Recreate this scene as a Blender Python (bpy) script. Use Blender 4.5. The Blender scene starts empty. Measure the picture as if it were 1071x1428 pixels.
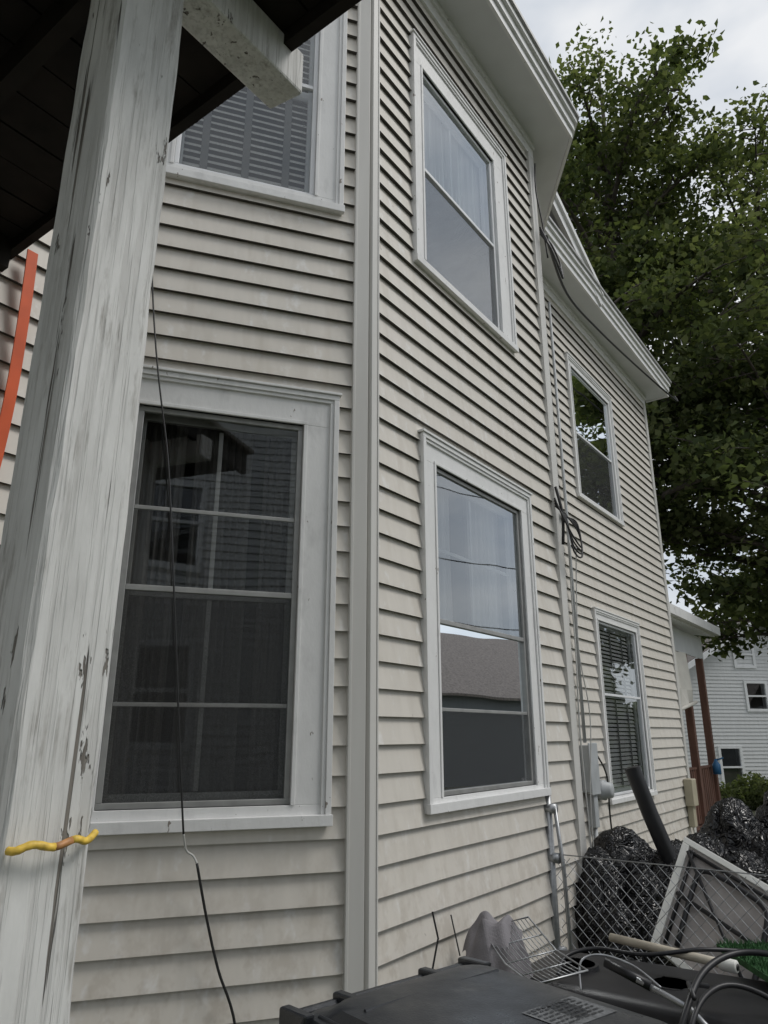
import bpy, math, random
import numpy as np
from mathutils import Vector, noise, Matrix
random.seed(7); np.random.seed(7)
R=math.radians
scene=bpy.context.scene

# ------------------------------------------------------------------ materials
def newmat(name):
    m=bpy.data.materials.new(name); m.use_nodes=True
    nt=m.node_tree; nt.nodes.clear()
    out=nt.nodes.new('ShaderNodeOutputMaterial')
    return m,nt,out
def N(nt,t,**kw):
    n=nt.nodes.new(t)
    for k,v in kw.items(): setattr(n,k,v)
    return n
def c4(c): return (c[0],c[1],c[2],1.0)
def noise_multi(nt,scale,sc=(1,1,1),detail=2,rough=.55,dist=0):
    """one noise evaluation, several independent masks: returns (fac,g,b)"""
    tc=N(nt,'ShaderNodeTexCoord'); v=tc.outputs['Object']
    if sc!=(1,1,1):
        vm=N(nt,'ShaderNodeVectorMath',operation='MULTIPLY'); vm.inputs[1].default_value=sc
        nt.links.new(v,vm.inputs[0]); v=vm.outputs[0]
    nz=N(nt,'ShaderNodeTexNoise'); nz.inputs['Scale'].default_value=scale
    nz.inputs['Detail'].default_value=detail; nz.inputs['Roughness'].default_value=rough
    nz.inputs['Distortion'].default_value=dist
    nt.links.new(v,nz.inputs['Vector'])
    return nz
def noise_node(nt,scale,sc=(1,1,1),detail=2,rough=.55,dist=0):
    return noise_multi(nt,scale,sc,detail,rough,dist).outputs['Fac']
def split(nt,nz):
    s=N(nt,'ShaderNodeSeparateColor'); nt.links.new(nz.outputs['Color'],s.inputs[0]); return s.outputs[0],s.outputs[1],s.outputs[2]
def ramp(nt,fac,p0,p1,c0=(0,0,0),c1=(1,1,1)):
    r=N(nt,'ShaderNodeValToRGB'); e=r.color_ramp.elements
    e[0].position=p0; e[1].position=p1; e[0].color=c4(c0); e[1].color=c4(c1)
    nt.links.new(fac,r.inputs['Fac']); return r.outputs['Color']
def mix(nt,fac,a,b):
    m=N(nt,'ShaderNodeMix',data_type='RGBA')
    for sock,v in ((m.inputs[0],fac),(m.inputs[6],a),(m.inputs[7],b)):
        if isinstance(v,bpy.types.NodeSocket): nt.links.new(v,sock)
        elif isinstance(v,(int,float)): sock.default_value=v
        else: sock.default_value=c4(v)
    return m.outputs[2]
def mul(nt,a,k):
    m=N(nt,'ShaderNodeMath',operation='MULTIPLY'); nt.links.new(a,m.inputs[0])
    if isinstance(k,bpy.types.NodeSocket): nt.links.new(k,m.inputs[1])
    else: m.inputs[1].default_value=k
    return m.outputs[0]
def finish(nt,out,col,rough,bump=None,bs=.3,bd=.01,metal=0,spec=.5):
    b=N(nt,'ShaderNodeBsdfPrincipled')
    if isinstance(col,bpy.types.NodeSocket): nt.links.new(col,b.inputs['Base Color'])
    else: b.inputs['Base Color'].default_value=c4(col)
    if isinstance(rough,bpy.types.NodeSocket): nt.links.new(rough,b.inputs['Roughness'])
    else: b.inputs['Roughness'].default_value=rough
    b.inputs['Metallic'].default_value=metal
    b.inputs['Specular IOR Level'].default_value=spec
    if bump is not None:
        bn=N(nt,'ShaderNodeBump'); bn.inputs['Strength'].default_value=bs; bn.inputs['Distance'].default_value=bd
        nt.links.new(bump,bn.inputs['Height']); nt.links.new(bn.outputs['Normal'],b.inputs['Normal'])
    nt.links.new(b.outputs[0],out.inputs['Surface'])
    return b
def simple(name,c,rough=.6,var=.15,scale=6,sc=(1,1,1),bs=0,bd=.004,metal=0,spec=.5,bscale=60):
    m,nt,out=newmat(name)
    f=noise_node(nt,scale,sc)
    d=tuple(x*(1-var) for x in c); e=tuple(min(1,x*(1+var)) for x in c)
    col=ramp(nt,f,.3,.7,d,e)
    finish(nt,out,col,rough,noise_node(nt,bscale,sc,1) if bs else None,bs,bd,metal,spec)
    return m

def m_siding(name,base,full=True):
    m,nt,out=newmat(name)
    a,b,c=split(nt,noise_multi(nt,5,(3,3,.35),2,.6))
    col=ramp(nt,a,.3,.7,tuple(x*.95 for x in base),tuple(x*1.03 for x in base))
    if full:
        col=mix(nt,mul(nt,ramp(nt,b,.52,.78),.30),col,(base[0]*.66,base[1]*.62,base[2]*.55))
        d,e,f=split(nt,noise_multi(nt,13,(1,1,.8),3,.7))
        col=mix(nt,mul(nt,mul(nt,ramp(nt,e,.52,.66),ramp(nt,c,.5,.62)),.5),col,(.78,.78,.77))
        col=mix(nt,mul(nt,ramp(nt,f,.74,.78),.5),col,(.22,.2,.17))
        tc=N(nt,'ShaderNodeTexCoord'); sx=N(nt,'ShaderNodeSeparateXYZ'); nt.links.new(tc.outputs['Object'],sx.inputs[0])
        mr=N(nt,'ShaderNodeMapRange'); mr.inputs['From Min'].default_value=1.35; mr.inputs['From Max'].default_value=.5
        nt.links.new(sx.outputs['Z'],mr.inputs['Value'])
        col=mix(nt,mul(nt,mul(nt,ramp(nt,d,.47,.62),mr.outputs[0]),.5),col,(.36,.31,.25))
    finish(nt,out,col,.5,None,spec=.35)
    return m
M_sid=m_siding('vinyl_siding',(.628,.594,.535))
M_sidw=m_siding('white_siding',(.66,.67,.67),False)
M_sidg=m_siding('grey_siding',(.16,.17,.18),False)
M_lip=simple('siding_lap_shade',(.075,.068,.06),.9,.3,12)  # painted shade: dark colour on lap undersides deepens the shadow line below each board
def m_paint(name,base,dirt=.35,wood=(.2,.17,.14)):
    m,nt,out=newmat(name)
    a,b,c=split(nt,noise_multi(nt,9,(1,1,.5),3,.7))
    col=ramp(nt,a,.3,.7,tuple(x*.92 for x in base),base)
    col=mix(nt,mul(nt,ramp(nt,b,.56,.72),dirt),col,tuple(x*.55 for x in base))
    nz=noise_node(nt,24,(1,1,.5),3,.7)
    col=mix(nt,mul(nt,ramp(nt,nz,.69,.705),.9),col,wood)
    finish(nt,out,col,.5,nz,.35,.005,0,.4)
    return m
M_trim=m_paint('white_trim_paint',(.77,.77,.76))
M_trimc=simple('corner_board_vinyl',(.58,.57,.54),.5,.06,3,(3,3,.4))
M_sof=simple('soffit_paint',(.64,.65,.66),.6,.06,3)
def m_post():
    m,nt,out=newmat('peeling_post_paint')
    a,b,c=split(nt,noise_multi(nt,80,(1,1,.035),3,.6))
    d,e,f=split(nt,noise_multi(nt,18,(1,1,.24),5,.70))
    col=ramp(nt,d,.3,.7,(.60,.60,.58),(.78,.78,.76))
    g=ramp(nt,a,.48,.63)
    col=mix(nt,mul(nt,g,.34),col,(.40,.39,.37))
    sc=mul(nt,ramp(nt,e,.53,.66),ramp(nt,b,.44,.56))
    col=mix(nt,mul(nt,sc,.75),col,(.29,.275,.25))
    chips=ramp(nt,f,.640,.655)
    cracks=ramp(nt,noise_node(nt,40,(1,1,.030),3,.55,.3),.660,.685)
    mx=N(nt,'ShaderNodeMath',operation='MAXIMUM'); nt.links.new(chips,mx.inputs[0]); nt.links.new(cracks,mx.inputs[1])
    col=mix(nt,mx.outputs[0],col,ramp(nt,c,.3,.7,(.09,.08,.07),(.28,.26,.23)))
    h=mix(nt,mx.outputs[0],mix(nt,g,(1,1,1),(.8,.8,.8)),(0,0,0))
    finish(nt,out,col,.65,h,.9,.008,0,.3)
    return m
M_post=m_post()
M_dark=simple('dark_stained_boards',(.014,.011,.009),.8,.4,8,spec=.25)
M_alu=simple('aluminium_frame',(.36,.36,.35),.45,.12,14,metal=.4)
M_vinylw=simple('white_vinyl',(.78,.79,.80),.35,.05,5)
M_black=simple('black_plastic',(.016,.016,.018),.42,.25,12,spec=.4)
M_cable=simple('black_cable',(.012,.012,.012),.5,.1)
M_wcable=simple('pale_cable',(.5,.5,.48),.5,.1)
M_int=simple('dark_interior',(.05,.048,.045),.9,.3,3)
M_roof=simple('asphalt_shingles',(.12,.105,.095),.9,.35,14)
M_roofb=simple('brown_shingles',(.17,.145,.13),.9,.35,14)
M_orange=simple('orange_webbing',(.75,.11,.02),.6,.15)
M_galv=simple('galvanised_steel',(.36,.37,.38),.4,.2,18,metal=.6)
M_conc=simple('concrete',(.30,.29,.27),.9,.2,5)
M_redwood=simple('brown_stain',(.17,.085,.06),.7,.3,10,(1,1,.2))
M_pvc=simple('aged_pvc',(.50,.45,.36),.45,.2,14)
M_cloth=simple('grey_cloth',(.20,.19,.20),.95,.2,9,bs=.5,bscale=120)
M_awn=simple('awning_cloth',(.6,.58,.53),.9,.1,4)
M_yel=simple('yellow_rope',(.74,.50,.08),.5,.35,60)
M_red=simple('brown_rope',(.50,.24,.09),.5,.3,60)
M_blue=simple('blue_plastic',(.03,.14,.30),.4,.1)
M_tan=simple('tan_box_paint',(.42,.38,.28),.5,.1)
M_gbox=simple('meter_box_paint',(.40,.42,.43),.5,.1)
M_under=simple('table_underside',(.36,.33,.31),.7,.15,12)
M_tablew=simple('table_edge',(.72,.72,.68),.5,.06)
def m_binp():
    m,nt,out=newmat('bin_plastic')
    a,b,c=split(nt,noise_multi(nt,7,(1,1,1),4,.65))
    col=ramp(nt,a,.3,.7,(.018,.020,.024),(.034,.037,.042))
    col=mix(nt,mul(nt,ramp(nt,b,.54,.68),.55),col,(.09,.09,.086))
    finish(nt,out,col,ramp(nt,c,.3,.7,(.24,)*3,(.46,)*3),noise_node(nt,220,(1,1,1),1),.25,.002,0,.5); return m
M_bin=m_binp()
M_label=simple('embossed_label',(.14,.145,.15),.5,.35,70)
M_curt=simple('curtain_cloth',(.12,.115,.11),.95,.2,3,(3,3,.4))
M_curtw=simple('sheer_curtain',(.70,.70,.69),.9,.12,3,(3,3,.4))
M_slat=simple('blind_slats',(.82,.81,.79),.5,.06,6)
M_tape=simple('blind_tape',(.20,.20,.20),.8,.1,6)
def m_bag():
    m,nt,out=newmat('bin_bag_plastic')
    f=noise_node(nt,9,(1,1,1),2,.5,1.5)
    r=N(nt,'ShaderNodeMath',operation='PINGPONG'); r.inputs[1].default_value=.09; nt.links.new(f,r.inputs[0])
    finish(nt,out,(.006,.006,.007),.22,r.outputs[0],.6,.20,0,.5)
    return m
M_bag=m_bag()
def m_glass(name,boost,tint=.85):
    m,nt,out=newmat(name)
    tr=N(nt,'ShaderNodeBsdfTransparent'); tr.inputs[0].default_value=(tint,tint*1.01,tint,1)
    gl=N(nt,'ShaderNodeBsdfGlossy'); gl.inputs['Roughness'].default_value=.012; gl.inputs[0].default_value=(.93,.97,1,1)
    bn=N(nt,'ShaderNodeBump'); bn.inputs['Strength'].default_value=.06; bn.inputs['Distance'].default_value=.02
    nt.links.new(noise_node(nt,3,(1,1,1),0),bn.inputs['Height']); nt.links.new(bn.outputs[0],gl.inputs['Normal'])
    fr=N(nt,'ShaderNodeFresnel'); fr.inputs[0].default_value=1.5
    k=N(nt,'ShaderNodeMath',operation='MULTIPLY',use_clamp=True); nt.links.new(fr.outputs[0],k.inputs[0]); k.inputs[1].default_value=boost
    mx=N(nt,'ShaderNodeMixShader'); nt.links.new(k.outputs[0],mx.inputs[0]); nt.links.new(tr.outputs[0],mx.inputs[1]); nt.links.new(gl.outputs[0],mx.inputs[2])
    nt.links.new(mx.outputs[0],out.inputs['Surface']); return m
M_glass=m_glass('window_glass',3.3)
M_glassm=m_glass('window_glass_single',1.8,.97)
M_glassh=m_glass('window_glass_double',2.4,.95)
M_glassd=m_glass('window_glass_old',2.6,.8)
def m_screen(name,f,c):
    m,nt,out=newmat(name)
    tr=N(nt,'ShaderNodeBsdfTransparent'); df=N(nt,'ShaderNodeBsdfDiffuse'); df.inputs[0].default_value=(c,c,c,1)
    mx=N(nt,'ShaderNodeMixShader'); 
    nt.links.new(ramp(nt,noise_node(nt,240,(1,1,1),0),.3,.7,(f*.8,)*3,(f*1.2,)*3),mx.inputs[0])
    nt.links.new(tr.outputs[0],mx.inputs[1]); nt.links.new(df.outputs[0],mx.inputs[2])
    nt.links.new(mx.outputs[0],out.inputs['Surface']); return m
M_screen=m_screen('insect_screen',.40,.07)
M_screen2=m_screen('insect_screen_dense',.5,.10)
def m_leaf(name,c):
    m,nt,out=newmat(name)
    d=N(nt,'ShaderNodeBsdfDiffuse'); d.inputs[0].default_value=c4(c)
    t=N(nt,'ShaderNodeBsdfTranslucent'); t.inputs[0].default_value=(c[0]*1.5,c[1]*1.6,c[2]*.8,1)
    mx=N(nt,'ShaderNodeMixShader'); mx.inputs[0].default_value=.40
    nt.links.new(d.outputs[0],mx.inputs[1]); nt.links.new(t.outputs[0],mx.inputs[2]); nt.links.new(mx.outputs[0],out.inputs['Surface']); return m
LEAF=[m_leaf('leaf_dark',(.062,.080,.040)),m_leaf('leaf_mid',(.100,.122,.058)),m_leaf('leaf_light',(.155,.175,.090))]
M_bark=simple('bark',(.085,.072,.06),.9,.3,12,(1,1,.3))
def m_ground():
    m,nt,out=newmat('yard_ground')
    col=ramp(nt,noise_node(nt,.8,(1,1,1),3,.65),.4,.62,(.06,.085,.028),(.13,.11,.08))
    col=mix(nt,ramp(nt,noise_node(nt,30,(1,1,1),1),.4,.7),col,(.05,.07,.03))
    finish(nt,out,col,.95); return m
M_ground=m_ground()
M_turf=simple('artificial_turf',(.03,.10,.03),.9,.4,60)

# ------------------------------------------------------------------ mesh builder
import bmesh
def empty(name):
    e=bpy.data.objects.new(name,None); scene.collection.objects.link(e); return e
class MB:
    def __init__(s): s.v=[];s.f=[];s.m=[];s.mats=[]
    def mi(s,mat):
        if mat not in s.mats: s.mats.append(mat)
        return s.mats.index(mat)
    def face(s,pts,mat):
        b=len(s.v); s.v+= [tuple(p) for p in pts]; s.f.append(tuple(range(b,b+len(pts)))); s.m.append(s.mi(mat))
    def hexa(s,p,mat):
        b=len(s.v); s.v+=[tuple(q) for q in p]; k=s.mi(mat)
        for f in ((0,3,2,1),(4,5,6,7),(0,1,5,4),(1,2,6,5),(2,3,7,6),(3,0,4,7)):
            s.f.append(tuple(b+i for i in f)); s.m.append(k)
    def box(s,T,a0,a1,n0,n1,z0,z1,mat):
        s.hexa([T(a0,n0,z0),T(a1,n0,z0),T(a1,n1,z0),T(a0,n1,z0),T(a0,n0,z1),T(a1,n0,z1),T(a1,n1,z1),T(a0,n1,z1)],mat)
    def loft(s,rs,mat,cap=True):
        b=len(s.v); n=len(rs[0]); k=s.mi(mat)
        for r in rs: s.v+=[tuple(q) for q in r]
        for i in range(len(rs)-1):
            for j in range(n):
                s.f.append((b+i*n+j,b+i*n+(j+1)%n,b+(i+1)*n+(j+1)%n,b+(i+1)*n+j)); s.m.append(k)
        if cap:
            s.f.append(tuple(b+j for j in reversed(range(n)))); s.m.append(k)
            s.f.append(tuple(b+(len(rs)-1)*n+j for j in range(n))); s.m.append(k)
    def tube(s,pts,r,mat,sides=8,closed=False,cap=True):
        pts=[Vector(p) for p in pts]; n=len(pts); k=s.mi(mat); b=len(s.v)
        rs=r if isinstance(r,(list,tuple)) else [r]*n
        up=None; t=Vector((0,0,1))
        for i,p in enumerate(pts):
            a=pts[(i-1)%n] if (closed or i>0) else p; c=pts[(i+1)%n] if (closed or i<n-1) else p
            if (c-a).length>1e-7: t=(c-a).normalized()
            if up is None:
                up=t.cross(Vector((0,0,1)));
                if up.length<.05: up=t.cross(Vector((1,0,0)))
                up.normalize()
            up=(up-t*up.dot(t)).normalized(); w=t.cross(up)
            for j in range(sides):
                an=2*math.pi*j/sides
                s.v.append(tuple(p+(up*math.cos(an)+w*math.sin(an))*rs[i]))
        for i in range(n if closed else n-1):
            for j in range(sides):
                i2=(i+1)%n
                s.f.append((b+i*sides+j,b+i*sides+(j+1)%sides,b+i2*sides+(j+1)%sides,b+i2*sides+j)); s.m.append(k)
        if cap and not closed:
            s.f.append(tuple(b+j for j in reversed(range(sides)))); s.m.append(k)
            s.f.append(tuple(b+(n-1)*sides+j for j in range(sides))); s.m.append(k)
    def obj(s,name,parent=None,smooth=False,bevel=0,split=0):
        me=bpy.data.meshes.new(name); me.from_pydata(s.v,[],s.f)
        for m in s.mats: me.materials.append(m)
        me.polygons.foreach_set('material_index',s.m)
        if smooth: me.polygons.foreach_set('use_smooth',[True]*len(s.f))
        bm=bmesh.new(); bm.from_mesh(me); bmesh.ops.recalc_face_normals(bm,faces=bm.faces); bm.to_mesh(me); bm.free()
        me.update()
        o=bpy.data.objects.new(name,me); scene.collection.objects.link(o)
        if parent: o.parent=parent
        if bevel:
            b=o.modifiers.new('bevel','BEVEL'); b.width=bevel; b.segments=2; b.limit_method='ANGLE'; b.angle_limit=R(40)
        if split: o.modifiers.new('es','EDGE_SPLIT').split_angle=R(split)
        return o
def smoothpath(pts,k=8):
    P=[Vector(p) for p in pts]; out=[]
    for i in range(len(P)-1):
        p0=P[max(i-1,0)];p1=P[i];p2=P[i+1];p3=P[min(i+2,len(P)-1)]
        for j in range(k):
            t=j/k
            out.append(.5*((2*p1)+(p2-p0)*t+(2*p0-5*p1+4*p2-p3)*t*t+(3*p1-p0-3*p2+p3)*t**3))
    out.append(P[-1]); return out

# ------------------------------------------------------------------ frames (s along wall, n outward, z up)
def dirv(a): a=R(a); return (math.sin(a),math.cos(a))
Md=dirv(36.3); Ld=dirv(72); Dd=dirv(.6); Cx,Cy=-.08,2.95
OFF=.67
def frame(ox,oy,t,nshift=0):
    nx,ny=t[1],-t[0]
    def T(s,n,z): return (ox+t[0]*s+nx*(n+nshift), oy+t[1]*s+ny*(n+nshift), z)
    return T
TM=frame(Cx,Cy,Md); TL=frame(Cx,Cy,Ld)
RX,RY=Cx-OFF*Md[1],Cy+OFF*Md[0]
TR=frame(RX,RY,Md)
MEND=2.15; DL=1.148
de=TM(MEND,0,0); TD=frame(de[0],de[1],Dd)

house=empty('clapboard_house')
PITCH=.1105; Z0=.45
def siding(mb,T,s0,s1,z0,z1,holes,mat,pitch=PITCH,proud=.021,wob=True,seed=1):
    z=z0
    def wz(s,z,a): return a+(noise.noise(Vector((s*1.1+seed*7,z*3.1,seed)))*.0035 if wob else 0)
    def wn(s,z): return (noise.noise(Vector((s*1.7,z*5.3,seed+9)))*.0018 if wob else 0)
    while z<z1-1e-4:
        zt=z+pitch
        cuts=sorted(set([z,min(zt,z1)]+[h for H in holes for h in (H[2],H[3]) if z<h<min(zt,z1)]))
        for a,b in zip(cuts[:-1],cuts[1:]):
            mid=(a+b)/2; segs=[(s0,s1)]
            for H in holes:
                if H[2]<mid<H[3]:
                    ns=[]
                    for p,q in segs:
                        if H[1]<=p or H[0]>=q: ns.append((p,q)); continue
                        if H[0]>p: ns.append((p,H[0]))
                        if H[1]<q: ns.append((H[1],q))
                    segs=ns
            na=proud*(1-(a-z)/pitch)+.002; nb=proud*(1-(b-z)/pitch)+.002
            for p,q in segs:
                m=max(1,int((q-p)/.35)) if wob else 1
                for i in range(m):
                    u=p+(q-p)*i/m; v=p+(q-p)*(i+1)/m
                    za,zb_=(wz(u,z,a),wz(v,z,a)) if a==z else (a,a)
                    mb.face([T(u,na+wn(u,z),za),T(v,na+wn(v,z),zb_),T(v,nb,b+.004 if b==zt else b),T(u,nb,b+.004 if b==zt else b)],mat)
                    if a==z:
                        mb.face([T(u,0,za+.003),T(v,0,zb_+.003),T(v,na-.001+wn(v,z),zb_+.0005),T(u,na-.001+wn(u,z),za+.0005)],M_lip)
        z=zt
WIN={
 'L':[(-1.125,-.14,1.27,3.03),(-1.09,-.14,4.02,5.64)],
 'M':[(.41,1.64,1.27,3.03),(.38,1.58,4.02,5.64)],
 'R':[(4.48,5.86,.98,2.77),(4.33,5.70,3.89,5.52)],
}
ZT=6.06
mb=MB()
ins=lambda w:[(a+.02,b-.02,c+.02,d-.02) for a,b,c,d in WIN[w]]
siding(mb,TL,-DL,-.05,Z0,ZT,ins('L'),M_sid,seed=3)
siding(mb,TM,.045,MEND-.1,Z0,ZT,ins('M'),M_sid,seed=4)
siding(mb,TD,.02,DL,Z0,ZT,[],M_sid,seed=5)
RFAR=7.31
siding(mb,TR,2.9,RFAR-.05,Z0,ZT,ins('R'),M_sid,seed=6)
siding(mb,TR,-5.5,-.932,Z0,ZT,[],M_sid,seed=7)
mb.obj('siding',house)
mb=MB()
a=TR(RFAR,0,0); TE=frame(a[0],a[1],dirv(36.3-90))
siding(mb,TE,0,8,Z0,ZT+.2,[],M_sid,wob=False)
mb.box(TR,-5.5,RFAR-.02,-8,-7.9,0,ZT+.2,M_sid)
mb.box(TR,-5.55,-5.5,-8,-.01,0,ZT+.2,M_sid)
mb.obj('end_walls',house)
mb=MB()
mb.box(TL,-DL,0,-.10,-.02,-.05,Z0+.01,M_conc)
mb.box(TM,0,MEND,-.10,-.02,-.05,Z0+.01,M_conc)
mb.box(TR,2.6,RFAR-.02,-.15,-.03,-.05,Z0+.01,M_conc)
mb.box(TR,-5.5,-.9,-.15,-.03,-.05,Z0+.01,M_conc)
mb.obj('foundation',house)
mb=MB()
def cboard(T,a,b,z0,z1,pro=.03):
    mb.box(T,a,b,-.01,pro,z0,z1,M_trimc)
cboard(TL,-.075,-.002,Z0-.03,ZT,.030); mb.box(TL,-.075,-.062,.03,.035,Z0-.03,ZT,M_trimc)
cboard(TM,.0,.052,Z0-.03,ZT,.0305); mb.box(TM,.042,.052,.03,.035,Z0-.03,ZT,M_trimc)
cboard(TM,MEND-.11,MEND,Z0-.03,ZT,.03); mb.box(TM,MEND-.11,MEND-.097,.03,.036,Z0-.03,ZT,M_trimc)
cboard(TR,RFAR-.09,RFAR,Z0-.03,ZT,.03)
mb.obj('corner_boards',house,bevel=.004)
mb=MB()
for T,a,b in ((TL,-DL,0),(TM,0,MEND),(TR,2.95,RFAR),(TR,-5.5,-.93)):
    mb.box(T,a,b,-.01,.028,ZT,6.20,M_trim); mb.box(T,a,b,.028,.045,6.145,6.20,M_trim)
ZS=6.20
bay=[(-.932,0),(0,OFF),(MEND,OFF),(MEND+.932,0)]
eo=[(-1.05,.32),(-.106,1.0),(2.256,1.0),(3.20,.32)]
def strip(A,B,mat,z):
    for i in range(len(A)-1): mb.face([TR(*A[i],z),TR(*A[i+1],z),TR(*B[i+1],z),TR(*B[i],z)],mat)
strip(bay,eo,M_sof,ZS)
strip([(MEND+.932,0),(RFAR+.15,0)],[(3.20,.32),(RFAR+.15,.32)],M_sof,ZS)
strip([(-5.5,0),(-.932,0)],[(-5.5,.32),(-1.05,.32)],M_sof,ZS)
def fascia(line,z0,z1,d0,d1,mat):
    P=[Vector((a,b)) for a,b in line]; outA=[];outB=[]
    for i,p in enumerate(P):
        t0=(P[i]-P[i-1]).normalized() if i>0 else (P[1]-P[0]).normalized()
        t1=(P[i+1]-P[i]).normalized() if i<len(P)-1 else t0
        n0=Vector((-t0.y,t0.x)); n1=Vector((-t1.y,t1.x)); n=(n0+n1).normalized(); k=1/max(.4,n.dot(n0))
        outA.append(p+n*d0*k); outB.append(p+n*d1*k)
    for i in range(len(P)-1):
        a,b,c,d=outA[i],outA[i+1],outB[i+1],outB[i]
        mb.hexa([TR(a.x,a.y,z0),TR(b.x,b.y,z0),TR(c.x,c.y,z0),TR(d.x,d.y,z0),TR(a.x,a.y,z1),TR(b.x,b.y,z1),TR(c.x,c.y,z1),TR(d.x,d.y,z1)],mat)
line=[(-5.5,.32)]+eo+[(RFAR+.15,.32)]
fascia(line,ZS-.02,ZS+.12,-.02,.0,M_trim)
fascia(line,ZS+.05,ZS+.12,.0,.02,M_trim)
fascia(line,ZS+.12,ZS+.17,-.02,.045,M_trim)
fascia(line,ZS+.17,ZS+.20,-.02,.065,M_alu)
mb.box(TR,RFAR+.15,RFAR+.17,-.0,.32,ZS-.02,ZS+.19,M_trim)
mb.obj('eaves',house)
mb=MB()
zr=ZS+.2
pk=1.075; GS=.42; gw=3.66
for sg in (1,-1):
    e=pk+sg*gw
    mb.hexa([TR(e,.36,zr),TR(pk,.36,zr+gw*GS),TR(pk,-4,zr+gw*GS),TR(e,-4,zr),
             TR(e,.36,zr+.05),TR(pk,.36,zr+gw*GS+.05),TR(pk,-4,zr+gw*GS+.05),TR(e,-4,zr+.05)],M_roof)
    for (n0,n1,dz0,dz1) in ((.30,.345,-.20,-.004),(.345,.375,-.08,-.006)):
        mb.hexa([TR(e,n0,zr+dz0),TR(pk,n0,zr+gw*GS+dz0),TR(pk,n1,zr+gw*GS+dz0),TR(e,n1,zr+dz0),
             TR(e,n0,zr+dz1),TR(pk,n0,zr+gw*GS+dz1),TR(pk,n1,zr+gw*GS+dz1),TR(e,n1,zr+dz1)],M_trim)
    mb.face([TR(e,0,zr-.01),TR(pk,0,zr+gw*GS-.02),TR(pk,.3,zr+gw*GS-.02),TR(e,.3,zr-.01)],M_sof)
mb.face([TR(pk-gw,0,zr),TR(pk+gw,0,zr),TR(pk,0,zr+gw*GS)],M_sidw)
top=[(-.7,0.01),(.35,.01),(1.8,.01),(2.85,.01)]
for i in range(3):
    mb.face([TR(*eo[i],zr+.015),TR(*eo[i+1],zr+.015),TR(*top[i+1],zr+.42),TR(*top[i],zr+.42)],M_roof)
mb.hexa([TR(-5.6,.36,zr+.016),TR(RFAR+.2,.36,zr+.016),TR(RFAR+.2,-4,zr+1.9),TR(-5.6,-4,zr+1.9),
         TR(-5.6,.36,zr+.05),TR(RFAR+.2,.36,zr+.05),TR(RFAR+.2,-4,zr+1.95),TR(-5.6,-4,zr+1.95)],M_roof)
mb.hexa([TR(-5.6,-8.4,zr),TR(RFAR+.2,-8.4,zr),TR(RFAR+.2,-4,zr+1.9),TR(-5.6,-4,zr+1.9),
         TR(-5.6,-8.4,zr+.05),TR(RFAR+.2,-8.4,zr+.05),TR(RFAR+.2,-4,zr+1.95),TR(-5.6,-4,zr+1.95)],M_roof)
mb.obj('roof',house)

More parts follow.
